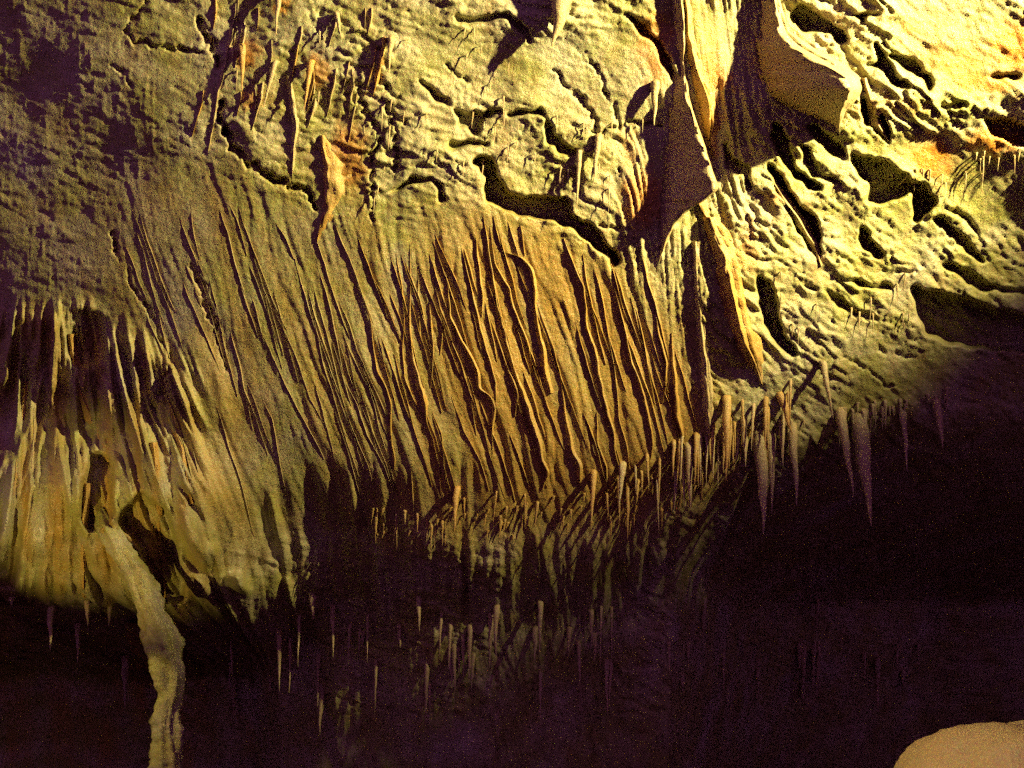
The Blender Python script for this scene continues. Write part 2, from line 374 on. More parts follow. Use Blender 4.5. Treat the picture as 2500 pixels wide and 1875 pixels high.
# ------------------------------------------------------------------ materials
def mat_rock(name, pale, dark, olive, orange, attr=True, rough=0.42, scale=1.0, bump=0.6, transl=0.0, grain=0.8):
    m = bpy.data.materials.new(name); m.use_nodes = True
    nt = m.node_tree; N = nt.nodes; L = nt.links
    b = N['Principled BSDF']; outn = N['Material Output']
    tc = N.new('ShaderNodeTexCoord')
    geo = N.new('ShaderNodeNewGeometry')
    def noise(s, d=5, r=0.6):
        n = N.new('ShaderNodeTexNoise'); n.inputs['Scale'].default_value = s * scale; n.inputs['Detail'].default_value = d; n.inputs['Roughness'].default_value = r
        L.new(geo.outputs['Position'], n.inputs['Vector']); return n
    def ramp(src, a, c):
        r = N.new('ShaderNodeMapRange'); r.inputs[1].default_value = a; r.inputs[2].default_value = c
        L.new(src, r.inputs[0]); return r.outputs[0]
    def mix(f, c1, c2):
        x = N.new('ShaderNodeMix'); x.data_type = 'RGBA'
        if isinstance(f, float): x.inputs[0].default_value = f
        else: L.new(f, x.inputs[0])
        for i, c in ((6, c1), (7, c2)):
            if isinstance(c, tuple): x.inputs[i].default_value = c + (1,)
            else: L.new(c, x.inputs[i])
        return x.outputs[2]
    n1 = noise(2.3, 6, 0.62); n2 = noise(7.0, 5, 0.65); n3 = noise(38.0, 4, 0.7)
    c = mix(ramp(n1.outputs[0], 0.30, 0.58), pale, olive)
    c = mix(ramp(n2.outputs[0], 0.50, 0.78), c, dark)
    mp = N.new('ShaderNodeMapping'); mp.inputs['Scale'].default_value = (9.0, 5.0, 1.1); mp.inputs['Rotation'].default_value = (0, 0.30, 0)
    L.new(geo.outputs['Position'], mp.inputs['Vector'])
    ns_ = N.new('ShaderNodeTexNoise'); ns_.inputs['Scale'].default_value = 1.0; ns_.inputs['Detail'].default_value = 5.0
    L.new(mp.outputs[0], ns_.inputs['Vector'])
    f5 = N.new('ShaderNodeMath'); f5.operation = 'MULTIPLY'; f5.inputs[1].default_value = 0.5
    L.new(ramp(ns_.outputs[0], 0.52, 0.72), f5.inputs[0])
    c = mix(f5.outputs[0], c, (0.40, 0.235, 0.07))
    nw = noise(1.3, 4, 0.6)
    f6 = N.new('ShaderNodeMath'); f6.operation = 'MULTIPLY'; f6.inputs[1].default_value = 0.55
    L.new(ramp(nw.outputs[0], 0.55, 0.72), f6.inputs[0])
    c = mix(f6.outputs[0], c, (0.66, 0.60, 0.44))
    if attr:
        a1 = N.new('ShaderNodeAttribute'); a1.attribute_name = 'ochre'
        a2 = N.new('ShaderNodeAttribute'); a2.attribute_name = 'stain'
        c = mix(a1.outputs['Fac'], c, mix(ramp(n2.outputs[0], 0.3, 0.7), orange, (orange[0] * 0.72, orange[1] * 0.80, orange[2] * 0.9)))
        c = mix(a2.outputs['Fac'], c, (0.60, 0.225, 0.012))
    else:
        c = mix(ramp(n1.outputs[0], 0.40, 0.75), orange, c)
    f = N.new('ShaderNodeMath'); f.operation = 'MULTIPLY'; f.inputs[1].default_value = 0.45
    L.new(ramp(n3.outputs[0], 0.45, 0.8), f.inputs[0])
    c = mix(f.outputs[0], c, dark)
    gr = N.new('ShaderNodeTexNoise'); gr.inputs['Scale'].default_value = 105.0; gr.inputs['Detail'].default_value = 3.0; gr.inputs['Roughness'].default_value = 0.8
    L.new(geo.outputs['Position'], gr.inputs['Vector'])
    hs = N.new('ShaderNodeMix'); hs.data_type = 'RGBA'; hs.blend_type = 'OVERLAY'; hs.inputs[0].default_value = grain
    L.new(c, hs.inputs[6]); L.new(gr.outputs['Color'], hs.inputs[7]); c = hs.outputs[2]
    dk = N.new('ShaderNodeMix'); dk.data_type = 'RGBA'; dk.blend_type = 'MULTIPLY'; dk.inputs[0].default_value = 1.0; dk.inputs[7].default_value = (0.72, 0.72, 0.72, 1)
    L.new(c, dk.inputs[6]); c = dk.outputs[2]
    L.new(c, b.inputs['Base Color'])
    b.inputs['Roughness'].default_value = rough
    b.inputs['Specular IOR Level'].default_value = 0.5
    bp = N.new('ShaderNodeBump'); bp.inputs['Strength'].default_value = bump; bp.inputs['Distance'].default_value = 0.016
    nb = noise(55.0, 6, 0.7); nc = noise(13.0, 6, 0.62)
    nc.noise_type = 'RIDGED_MULTIFRACTAL'
    ad = N.new('ShaderNodeMath'); ad.operation = 'MULTIPLY_ADD'; ad.inputs[1].default_value = 0.55
    L.new(nc.outputs[0], ad.inputs[0]); L.new(nb.outputs[0], ad.inputs[2])
    L.new(ad.outputs[0], bp.inputs['Height']); L.new(bp.outputs[0], b.inputs['Normal'])
    if transl:
        t = N.new('ShaderNodeBsdfTranslucent'); t.inputs[0].default_value = (0.75, 0.28, 0.08, 1)
        ms = N.new('ShaderNodeMixShader'); ms.inputs[0].default_value = transl
        L.new(b.outputs[0], ms.inputs[1]); L.new(t.outputs[0], ms.inputs[2]); L.new(ms.outputs[0], outn.inputs[0])
    return m

PALE = (0.60, 0.51, 0.29); DARK = (0.25, 0.19, 0.09); OLIVE = (0.40, 0.37, 0.085); ORANGE = (0.56, 0.325, 0.06)
M_ROCK = mat_rock('cave_limestone', PALE, DARK, OLIVE, ORANGE)
M_RIB = mat_rock('ochre_flowstone', (0.52, 0.31, 0.08), (0.32, 0.18, 0.06), (0.46, 0.33, 0.12), ORANGE, attr=False, transl=0.03)
M_PALE = mat_rock('pale_calcite', (0.60, 0.49, 0.27), (0.38, 0.28, 0.12), (0.52, 0.42, 0.2), (0.58, 0.42, 0.17), attr=False)
M_ORANGE = mat_rock('orange_calcite', (0.62, 0.38, 0.10), (0.42, 0.22, 0.05), (0.60, 0.42, 0.13), (0.64, 0.36, 0.07), attr=False, transl=0.03)
M_MOUND = mat_rock('smooth_pale_flowstone', (0.58, 0.45, 0.20), (0.42, 0.30, 0.13), (0.50, 0.38, 0.17), (0.55, 0.40, 0.16), attr=False, scale=0.9, bump=0.5, grain=0.6)
M_FLOOR = mat_rock('cave_floor_clay', (0.30, 0.23, 0.14), (0.14, 0.10, 0.06), (0.22, 0.17, 0.09), (0.28, 0.2, 0.1), attr=False, bump=0.5)

def mesh_obj(name, V, F, mat, parent=None, smooth=True):
    me = bpy.data.meshes.new(name)
    V = np.asarray(V, np.float32)
    if isinstance(F, np.ndarray):
        nf = len(F); k = F.shape[1]
        me.vertices.add(len(V)); me.vertices.foreach_set('co', V.ravel())
        me.loops.add(nf * k); me.loops.foreach_set('vertex_index', F.ravel().astype(np.int32))
        me.polygons.add(nf); me.polygons.foreach_set('loop_start', np.arange(0, nf * k, k, dtype=np.int32))
        me.update(calc_edges=True)
    else:
        me.from_pydata([tuple(map(float, v)) for v in V], [], F)
    if smooth: me.polygons.foreach_set('use_smooth', np.ones(len(me.polygons), bool))
    me.materials.append(mat)
    o = bpy.data.objects.new(name, me); COL.objects.link(o)
    if parent is not None: o.parent = parent
    return o

def tag(o, label=None, cat=None, group=None, kind=None):
    if label: o['label'] = label
    if cat: o['category'] = cat
    if group: o['group'] = group
    if kind: o['kind'] = kind
    return o

def empty(name, loc):
    o = bpy.data.objects.new(name, None); COL.objects.link(o); o.location = loc; o.empty_display_size = 0.1
    return o

def grid_faces(nr, ncol, wrap=False):
    i = np.arange(nr - 1)[:, None]; j = np.arange(ncol if wrap else ncol - 1)[None, :]
    j2 = (j + 1) % ncol
    return np.stack([i * ncol + j, i * ncol + j2, (i + 1) * ncol + j2, (i + 1) * ncol + j], -1).reshape(-1, 4)

# ------------------------------------------------------------------ the rock wall and overhanging ceiling: one sheet
def spaced(a, b, c, d, fine, coarse):
    l = np.arange(b, a, -coarse)[::-1][:-1] if b > a else np.array([])
    return np.concatenate([l, np.arange(b, c, fine), np.arange(c, d + coarse, coarse)])
xs = spaced(-13.0, -3.75, 4.05, 17.0, 0.0095, 0.08)
zs = spaced(-0.3, 1.5, 6.15, 8.6, 0.0085, 0.06)
X, Z = np.meshgrid(xs, zs)
Y = base_y(X, Z)
P0 = np.stack([X, Y, Z], -1)
PX, PY = project(P0)
d = P0 - CAM; dn = np.linalg.norm(d, axis=-1)
P = P0 - d / dn[..., None] * sample(H, PX, PY)[..., None]
AllV = P.reshape(-1, 3); AllF = grid_faces(len(zs), len(xs))
s1v = sample(STAIN, PX, PY).ravel().astype(np.float32); o1v = sample(OCHRE, PX, PY).ravel().astype(np.float32)
lipv = np.interp(X, LIP_X, LIP_Z)
wobv = 25 * sample(WOBX, PX, PY)
zone = np.zeros(X.shape, np.int32)                                          # 0 ceiling
cz = sample(zr, PX, PY) > 0.5
zone[cz] = 1                                                                # ochre curtain
zone[cz & (PX + wobv < 840 + (PY - 620) * 0.16)] = 2                         # faded curtain
zone[sample(zl, PX, PY) > 0.5] = 3                                          # outcrop at lower left
zone[Z < lipv - 0.10] = 4                                                   # wall drawn back under the lip
zf = zone.ravel()[AllF[:, 0]]
def rock_piece(name, k):
    f = AllF[zf == k]
    ids, inv = np.unique(f, return_inverse=True)
    o = mesh_obj(name, AllV[ids], inv.reshape(-1, 4), M_ROCK)
    for nm, A in (('stain', s1v), ('ochre', o1v)):
        at = o.data.attributes.new(nm, 'FLOAT', 'POINT')
        at.data.foreach_set('value', np.ascontiguousarray(A[ids]))
    return o
tag(rock_piece('cave_ceiling', 0), 'overhanging pale limestone ceiling with torn ledges and orange stains', kind='structure')
tag(rock_piece('cave_wall', 4), 'dark rock wall drawn back under the lip of the overhang', kind='structure')
SHEET_OCHRE = rock_piece('flow_sheet', 1)
SHEET_FADED = rock_piece('flow_sheet', 2)
tag(rock_piece('rock_outcrop', 3), 'lamp lit yellow rock outcrop with dripping folds behind the leaning column', 'rock')

fx = np.linspace(-14, 18, 160); fy = np.linspace(-6, 15, 120)
FX, FY = np.meshgrid(fx, fy)
FZ = 0.12 * fbm(FX / 1.7, FY / 1.7, 401, 4) - 0.05
fl = mesh_obj('cave_floor', np.stack([FX, FY, FZ], -1).reshape(-1, 3), grid_faces(120, 160), M_FLOOR)
tag(fl, 'dark uneven clay floor of the cave', kind='structure')

# ------------------------------------------------------------------ hanging calcite
def resample(rows, step=7.0):
    a = np.array(rows, float)
    n = max(8, int(np.sum(np.hypot(np.diff(a[:, 0]), np.diff(a[:, 1]))) / step))
    s = np.concatenate([[0], np.cumsum(np.hypot(np.diff(a[:, 0]), np.diff(a[:, 1])))]); s /= s[-1]
    t = np.linspace(0, 1, n)
    out = np.stack([np.interp(t, s, a[:, k]) for k in range(a.shape[1])], -1)
    for k in range(out.shape[1]):                       # soften the kinks
        v = out[:, k].copy(); v[1:-1] = 0.25 * v[:-2] + 0.5 * v[1:-1] + 0.25 * v[2:]; out[:, k] = v
    return out

def ridge(name, rows, mat, parent=None, wave=0.006, sd=0, soft=True):
    """rows: (apex_x, y, left_x, right_x, out): foot on the rock left and right, apex standing out"""
    R = resample(rows)
    n = len(R)
    ax, y, lx, rx, out = R.T
    tt = np.linspace(0, n / 9.0, n)
    j = perlin(tt * 1.7 + 3.1 * sd, tt * 0 + 0.37 + sd, 500 + sd % 40)
    ax = ax + j * np.minimum(2.5, (rx - lx) * 0.12)
    foot = -0.035
    PL = on_rock(lx, y, foot, soft); PR = on_rock(rx, y, foot, soft)
    A = on_rock(ax, y, out, soft)
    # carry the depth of the foot, not of what lies behind the apex
    dl = np.linalg.norm(on_rock(lx, y, 0, True) - CAM, axis=-1)
    r = ray(ax, y); A = CAM + r / np.linalg.norm(r, axis=-1)[:, None] * (dl - out)[:, None]
    ring = []
    for k in (0.0, 0.35, 0.7, 0.93):
        q_ = PL + (A - PL) * k
        ring.append(q_)
    ring.append(A + (PR - PL) * 0.02)
    wr = np.linalg.norm(PR - A, axis=-1)
    for k in (0.06, 0.14, 0.23, 0.33, 0.44, 0.56, 0.7, 0.85, 1.0):
        fl_ = perlin(tt * 0.12 + sd, tt * 0 + k * 9.3 + sd * 2.1, 570) * np.clip(wr - 0.05, 0, 0.2) * 0.22
        ring.append(A + (PR - A) * k - ray(ax, y) * fl_[:, None])
    NR = len(ring)
    V = np.stack(ring, 1)
    w = np.linalg.norm(PR - PL, axis=-1)
    nz = perlin(tt[:, None] * 2.2 + np.arange(NR)[None] * 0.37, np.arange(NR)[None] * 0.9 + 0 * tt[:, None] + sd, 560)
    V = V + (ray(ax, y)[:, None, :] * -1) * (nz * np.minimum(wave, 0.12 * w[:, None]))[..., None]
    F = grid_faces(n, NR, wrap=True)
    return mesh_obj(name, V.reshape(-1, 3), F, mat, parent)

def spike(name, px, py, tx, ty, w, mat, out=0.0, flat=0.6, sd=0, parent=None, depth=None, bulge=0.0, hug=0.0):
    """stalactite hanging from the rock at (px, py) with its tip at (tx, ty); w: width in layout units at the root"""
    top = on_rock(px, py, out, True)
    dist = np.linalg.norm(top - CAM)
    if depth is not None:
        r = ray(px, py); top = CAM + r / np.linalg.norm(r) * depth; dist = depth
    r = ray(tx, ty); tip = CAM + r * (top[1] - CAM[1]) / r[1]
    if hug: tip = tip + (on_rock(tx, ty, 0.02, True) - tip) * hug
    rad = w / 2 / FPX * dist
    n = 18; k = 9
    s = np.linspace(-0.45, 1, n)
    s1 = np.clip(s, 0, 1)
    prof = (1 - s1) ** 0.9 * (1 + 0.4 * bulge * np.sin(np.pi * s1)) + 0.04
    th = np.linspace(0, 2 * np.pi, k, endpoint=False)
    lump = 1 + 0.22 * perlin(s[:, None] * 6 + sd * 1.3, np.cos(th)[None] * 1.2 + sd, 600) + 0.10 * perlin(s[:, None] * 15 + sd, np.sin(th)[None] * 1.5, 610)
    ctr = top[None] + (tip - top)[None] * s[:, None] + np.array([1, 0, 0]) * (0.25 * rad * perlin(s * 3 + sd, s * 0 + sd * 0.7, 620))[:, None]
    up = np.clip(-s / 0.45, 0, 1)
    prof = prof * (1 - 0.75 * up); ctr[:, 1] += 0.42 * up ** 1.2
    V = np.stack([ctr[:, 0:1] + rad * prof[:, None] * lump * np.cos(th)[None],
                  ctr[:, 1:2] + rad * flat * 1.6 * prof[:, None] * lump * np.sin(th)[None],
                  ctr[:, 2:3] + 0 * th[None]], -1)
    return mesh_obj(name, V.reshape(-1, 3), grid_faces(n, k, True), mat, parent)

# --- ribs of the flowstone curtains: (x, y, width of the dark flank)
def rib_rows(line, k=1.0):
    n = len(line); rows = []
    for i, (x, y, w) in enumerate(line):
        e = 0.15 if i == 0 else (0.5 if i == n - 1 else 1.0)
        wm = w * 0.00275
        rows.append((x + 0.40 * w, y, x - 0.38 * w, x + 0.9 * w + 3, (0.008 + 0.40 * wm) * e * k))
    return rows

central = [
    z5((855, -150, 12), (860, 0, 22), (890, 250, 26), (895, 400, 14)),
    z5((900, -280, 14), (930, 0, 30), (970, 250, 32), (1010, 430, 34), (1060, 620, 36), (1110, 800, 44), (1150, 920, 60), (1190, 1080, 75), (1230, 1180, 62), (1260, 1300, 40), (1300, 1380, 44), (1270, 1500, 20)),
    z5((940, -200, 10), (970, 60, 20), (1060, 220, 30), (1080, 330, 30), (1130, 450, 28), (1180, 560, 26), (1215, 750, 10)),
    z5((1040, -10, 18), (1130, 20, 40), (1190, 90, 48), (1215, 200, 46), (1215, 350, 48), (1240, 480, 50), (1265, 620, 62), (1265, 720, 70), (1305, 880, 72)),
    z5((650, 60, 14), (675, 200, 22), (685, 400, 30), (740, 540, 50), (800, 640, 56), (850, 740, 56), (860, 850, 46), (930, 900, 50), (965, 980, 46), (950, 1100, 30), (960, 1270, 14)),
    z5((760, -60, 10), (790, 80, 18), (840, 300, 24), (880, 480, 26), (930, 650, 26), (970, 800, 28), (980, 950, 18)),
    z5((440, -60, 12), (440, 200, 14), (430, 450, 26), (440, 650, 44), (480, 830, 62), (520, 960, 62), (535, 1050, 24), (580, 1170, 16), (620, 1350, 20), (640, 1600, 14)),
    z5((350, 0, 12), (385, 200, 16), (400, 400, 14), (390, 600, 14), (400, 780, 20), (450, 900, 20), (520, 1040, 16)),
    z5((490, 100, 12), (490, 350, 20), (505, 540, 12)),
    z5((555, 230, 14), (565, 450, 28), (580, 650, 30), (570, 850, 12)),
    z5((640, 380, 14), (640, 520, 20), (632, 640, 10)),
    z5((70, 50, 10), (120, 230, 12), (190, 420, 14), (205, 600, 16), (225, 740, 22), (290, 860, 26), (310, 950, 28), (310, 1150, 26), (330, 1300, 34), (340, 1400, 16)),
    z5((170, 80, 8), (260, 250, 12), (330, 420, 12), (385, 560, 10)),
    z5((1410, -100, 16), (1440, 0, 24), (1490, 120, 30), (1530, 200, 34), (1545, 330, 30), (1545, 460, 32), (1600, 600, 38), (1620, 750, 36), (1650, 900, 38), (1690, 1040, 40), (1720, 1140, 30), (1740, 1300, 26), (1770, 1370, 14)),
    z5((1530, 0, 12), (1560, 200, 16), (1600, 380, 16), (1640, 560, 16), (1680, 700, 10)),
    z5((1600, 80, 12), (1650, 260, 20), (1690, 500, 14), (1730, 700, 12), (1750, 880, 12), (1760, 1040, 14), (1810, 1220, 18), (1830, 1400, 10)),
    z5((1710, 150, 14), (1760, 330, 24), (1800, 500, 28), (1830, 680, 34), (1890, 830, 36), (1920, 950, 34), (1950, 1080, 34), (1970, 1200, 26), (1960, 1300, 12)),
    z5((1870, 350, 12), (1910, 520, 16), (1940, 700, 18), (1970, 860, 16), (1990, 950, 8)),
    z5((1980, 350, 20), (2010, 520, 34), (2050, 680, 34), (2050, 830, 26), (2040, 940, 12)),
    z5((2090, 500, 24), (2100, 800, 44), (2110, 1000, 60), (2140, 1150, 50)),
    z5((1385, 760, 14), (1400, 900, 26), (1420, 1080, 40), (1450, 1250, 50), (1490, 1330, 60), (1500, 1450, 50)),
    z5((1030, 690, 30), (1080, 800, 50), (1110, 900, 44), (1100, 1030, 14)),
    z5((940, 400, 10), (1000, 560, 18), (1040, 680, 20), (1080, 780, 14)),
    z5((1620, 1000, 14), (1620, 1200, 18), (1680, 1350, 26), (1670, 1600, 16)),
    z5((1000, 1000, 10), (1080, 1170, 14), (1150, 1350, 16), (1190, 1480, 18)),
    z5((790, 700, 8), (830, 950, 12), (860, 1150, 8)),
    z5((700, 900, 8), (780, 1120, 12), (880, 1300, 12), (940, 1500, 10)),
    z5((440, 1300, 16), (450, 1500, 24), (460, 1659, 16)),
    z5((570, 980, 12), (640, 1150, 16), (650, 1350, 20), (680, 1550, 12)),
    z5((1560, 1050, 8), (1600, 1250, 14), (1650, 1350, 12)),
    z5((1240, 380, 8), (1285, 480, 14), (1280, 600, 8)),
    z2((960, 1330, 12), (990, 1480, 16), (1040, 1659, 14)),
    z2((1040, 1350, 10), (1090, 1500, 14), (1130, 1640, 14)),
    z2((1130, 1370, 10), (1150, 1500, 12), (1165, 1620, 10)),
]
pale = [
    z5((0, 320, 8), (100, 600, 10), (180, 780, 12), (260, 950, 12), (310, 1080, 8)),
    z5((0, 450, 8), (60, 620, 10), (150, 800, 10), (230, 960, 8)),
    z5((0, 750, 10), (100, 950, 16), (170, 1150, 12), (280, 1350, 10), (330, 1500, 10)),
    z5((0, 900, 8), (80, 1120, 10), (170, 1330, 10), (230, 1550, 8)),
    z4((960, 30, 10), (1010, 150, 16), (1060, 280, 18), (1110, 370, 10)),
    z4((1640, 200, 8), (1760, 420, 12), (1830, 560, 12), (1880, 680, 12), (1950, 900, 12), (2060, 1100, 8)),
    z4((1860, 30, 8), (1920, 250, 14), (1980, 450, 14), (2040, 600, 14), (2110, 800, 14), (2170, 950, 12)),
    z4((2000, 60, 8), (2060, 250, 14), (2100, 420, 14), (2140, 620, 12), (2170, 760, 8)),
    z4((1600, 400, 8), (1700, 600, 12), (1800, 830, 12), (1900, 1020, 12), (2000, 1200, 12), (2050, 1300, 8)),
    z4((1640, 880, 8), (1720, 1050, 14), (1760, 1300, 16), (1800, 1500, 10)),
    z4((1630, 30, 8), (1680, 200, 12), (1760, 380, 12), (1830, 520, 8)),
    z4((1230, 0, 10), (1270, 100, 16), (1340, 330, 20), (1370, 450, 14)),
    z1((1200, 1280, 8), (1215, 1450, 12), (1260, 1640, 10)),
    z1((1400, 1200, 6), (1500, 1400, 10), (1560, 1620, 8)),
    z1((1700, 1350, 6), (1800, 1500, 10), (1860, 1640, 8)),
]
def fine_rib(x, y, ln, w):
    pts = []; a = random.uniform(-0.06, 0.06)
    for k in range(7):
        t = k / 6
        pts.append((x, y, w * (0.5 + math.sin(math.pi * min(1, t + .1)))))
        x += ln / 6 * (0.31 + a + random.uniform(-.09, .09)); y += ln / 6 * 0.95
    return pts
for _ in range(52):
    y0 = random.uniform(560, 1020)
    central.append(fine_rib(random.uniform(900, 1640) + 0.2 * (y0 - 800), y0, min(random.uniform(120, 420), 1240 - y0), random.uniform(2.6, 5.5)))
for _ in range(40):
    y0 = random.uniform(480, 1000)
    pale.append(fine_rib(random.uniform(330, 860) + 0.16 * (y0 - 800), y0, random.uniform(120, 400), random.uniform(2.2, 4.5)))
cur = empty('flowstone_curtain', on_rock(1500, 1230))
tag(cur, 'broad ochre flowstone curtain of wavy dark edged ribs in the centre', 'flowstone', 'flowstone curtains on the wall')
bpy.context.view_layer.update()
def keep(o, parent):
    o.parent = parent; o.matrix_parent_inverse = parent.matrix_world.inverted()
    return o
keep(SHEET_OCHRE, cur)
for i, l in enumerate(central):
    keep(ridge('rib', rib_rows(l), M_RIB, None, sd=i), cur)
cur2 = empty('flowstone_curtain', on_rock(760, 1250))
tag(cur2, 'faded olive flowstone curtain of fine straight ribs left of the centre', 'flowstone', 'flowstone curtains on the wall')
bpy.context.view_layer.update()
keep(SHEET_FADED, cur2)
for i, l in enumerate(pale):
    keep(ridge('rib', rib_rows(l), M_PALE, None, sd=50 + i), cur2)

# --- large draperies, rows (apex_x, y, left_x, right_x, out)
def rr(*rows): return [(a, y, l, r, 0.006 + 0.62 * (a - l) * 0.0027) for (y, l, a, r, o) in rows]
def drapery(rows, mat, label, sd, group='large draperies hanging from the ceiling'):
    return tag(ridge('drapery', rr(*rows), mat, None, wave=0.022, sd=sd), label, 'drapery', group)
drapery(((-90, 1620, 1652, 1664, .22), (60, 1636, 1668, 1678, .24), (180, 1638, 1670, 1680, .24), (240, 1630, 1678, 1688, .28), (300, 1618, 1696, 1706, .32), (360, 1612, 1716, 1728, .36),
         (420, 1607, 1736, 1748, .36), (462, 1604, 1746, 1756, .36), (490, 1602, 1712, 1722, .16), (515, 1601, 1672, 1682, .12), (548, 1601, 1642, 1650, .12), (600, 1603, 1621, 1628, .06), (645, 1604, 1607, 1610, .01)),
        M_PALE, 'tall dark spear shaped drapery with a pale lit rim, ending in a sharp point', 1)
drapery(((-60, 1660, 1668, 1690, .14), (90, 1662, 1682, 1706, .16), (180, 1676, 1704, 1730, .2), (240, 1690, 1729, 1752, .2), (300, 1706, 1732, 1768, .16), (345, 1722, 1730, 1772, .08), (385, 1735, 1745, 1765, .02)),
        M_ORANGE, 'narrow orange drapery beside the rim of the tall dark spear drapery', 2)
drapery(((455, 1690, 1696, 1700, .10), (480, 1692, 1700, 1732, .2), (510, 1702, 1712, 1744, .22), (540, 1722, 1730, 1746, .14), (556, 1738, 1742, 1746, .02)),
        M_ORANGE, 'small leaf shaped orange flake under the tall spear drapery', 3)
drapery(((530, 1700, 1728, 1768, .10), (620, 1730, 1766, 1824, .22), (700, 1744, 1782, 1842, .28), (780, 1764, 1802, 1856, .30), (850, 1790, 1824, 1868, .30), (885, 1814, 1840, 1870, .26), (912, 1838, 1853, 1868, .06), (938, 1854, 1860, 1866, .01)),
        M_ORANGE, 'tall glowing orange drapery with a blunt foot right of the curtain', 4)
drapery(((590, 1682, 1696, 1726, .06), (660, 1686, 1699, 1724, .14), (760, 1692, 1708, 1734, .18), (880, 1700, 1722, 1744, .2), (1000, 1705, 1728, 1752, .2), (1060, 1718, 1735, 1750, .14), (1115, 1731, 1738, 1744, .02)),
        M_PALE, 'long slim pale drapery strip left of the glowing orange drapery', 5)
drapery(((-90, 1846, 1885, 1900, .3), (0, 1846, 1888, 1906, .32), (80, 1842, 1904, 1940, .34), (115, 1832, 1930, 1990, .4), (150, 1838, 1990, 2056, .46), (185, 1842, 2056, 2100, .5), (215, 1848, 2074, 2110, .5),
         (245, 1880, 2064, 2096, .4), (268, 1925, 2052, 2068, .26), (300, 2012, 2048, 2056, .12), (345, 2042, 2046, 2050, .01)),
        M_PALE, 'broad dark brown drapery fold with a pale lit upper edge near the top right', 6)
drapery(((330, 772, 786, 800, .05), (400, 778, 796, 872, .16), (460, 780, 800, 880, .16), (520, 776, 790, 850, .12), (590, 768, 774, 782, .02)),
        M_ORANGE, 'short orange drapery tapering to a dark tip in the upper left', 7)
drapery(((70, 545, 568, 584, .10), (150, 530, 552, 566, .14), (235, 516, 530, 540, .12), (300, 512, 522, 530, .08), (370, 503, 508, 512, .01)),
        M_PALE, 'slanting pale blade above the long curved ledge in the upper left', 8)
drapery(((185, 690, 704, 716, .06), (300, 700, 722, 738, .12), (380, 702, 716, 728, .10), (455, 708, 712, 716, .01)),
        M_PALE, 'pale dagger shaped drapery reaching down to the curved ledge', 9)
drapery(((90, 925, 938, 955, .08), (140, 915, 932, 950, .1), (200, 908, 920, 930, .06), (235, 908, 911, 914, .01)),
        M_ORANGE, 'little orange tusk left of the smooth ceiling patch', 10)
drapery(((190, 2095, 2112, 2122, .08), (260, 2112, 2128, 2142, .16), (310, 2120, 2148, 2160, .14), (345, 2160, 2170, 2176, .02)),
        M_PALE, 'pale ragged flake below the broad brown drapery fold', 11)
drapery(((430, 1868, 1876, 1890, .06), (480, 1898, 1910, 1930, .14), (540, 1930, 1950, 1980, .18), (600, 1968, 1990, 2005, .14), (650, 2000, 2005, 2010, .02)),
        M_PALE, 'long diagonal ridge of pale rock right of the spear drapery', 12)

for i in range(26):
    x = random.uniform(470, 930); y = random.uniform(-20, 250); ln = random.uniform(55, 130); w = random.uniform(7, 17); sl_ = random.uniform(-0.22, 0.02)
    rows = [(y, x, x + .3 * w, x + w, 0), (y + .3 * ln, x + sl_ * ln * .3 - w * .4, x + sl_ * ln * .3 + .5 * w, x + sl_ * ln * .3 + 1.2 * w, 0),
            (y + .65 * ln, x + sl_ * ln * .65 - w * .3, x + sl_ * ln * .65 + .3 * w, x + sl_ * ln * .65 + .8 * w, 0), (y + ln, x + sl_ * ln, x + sl_ * ln + 1.5, x + sl_ * ln + 3, 0)]
    tag(ridge('drapery', rr(*rows), M_PALE if i % 4 else M_ORANGE, None, wave=0.01, sd=70 + i), 'thin small blade in the crowded cluster above the curved ledge', 'drapery', 'small blades above the curved ledge')

# --- stalactites along the lower lip
G1 = 'stalactites along the lower lip'
def st(a, mat, label, group=G1, **k):
    if group.startswith(('stalactites on the upper', 'straws')): k['hug'] = 0.6; k['out'] = min(0.03, k.get('out', 0))
    if group.startswith('drip fringe'): k['hug'] = 0.45
    o = spike('stalactite', *a, mat, **k)
    return tag(o, label, 'stalactite', group)
st((1858, 1060, 1863, 1306, 36), M_PALE, 'big pale twin stalactite, its left spike the longer one', sd=1, bulge=.5)
st((1882, 1060, 1886, 1250, 22), M_PALE, 'right spike grown against the big pale twin stalactite', sd=2, bulge=.4)
st((2052, 1000, 2084, 1214, 24), M_PALE, 'thin curved stalactite left of the dim bulky one on the right', sd=3, bulge=.3)
st((2098, 1020, 2128, 1284, 38), M_PALE, 'dim bulky stalactite hanging lowest on the right', sd=4, bulge=.9)
st((2285, 975, 2302, 1095, 22), M_PALE, 'dim rightmost stalactite at the dark edge', sd=5)
st((2204, 1000, 2216, 1152, 16), M_PALE, 'thin faint stalactite next to the rightmost one', sd=6)
st((2108, 1000, 2120, 1110, 14), M_PALE, 'short thin stalactite behind the bulky dim one', sd=7)
st((1934, 1040, 1946, 1235, 26), M_PALE, 'dim slender stalactite between the twin and the bulky one', sd=8)
st((2010, 885, 2034, 1022, 16), M_PALE, 'thin pale leaning stalactite over the right rock face', sd=9, out=.05)
st((1681, 1085, 1686, 1246, 22), M_PALE, 'pale spindle stalactite left of the slanted shadow', sd=10, bulge=.6)
st((1815, 1020, 1821, 1140, 18), M_PALE, 'pale stalactite left of the big twin', sd=11)
st((1774, 970, 1774, 1175, 22), M_ORANGE, 'orange tapering stalactite under the foot of the orange drapery', sd=12, bulge=.3)
st((1450, 1150, 1442, 1290, 16), M_ORANGE, 'orange stalactite at the bottom middle of the curtain', sd=13, bulge=.2)
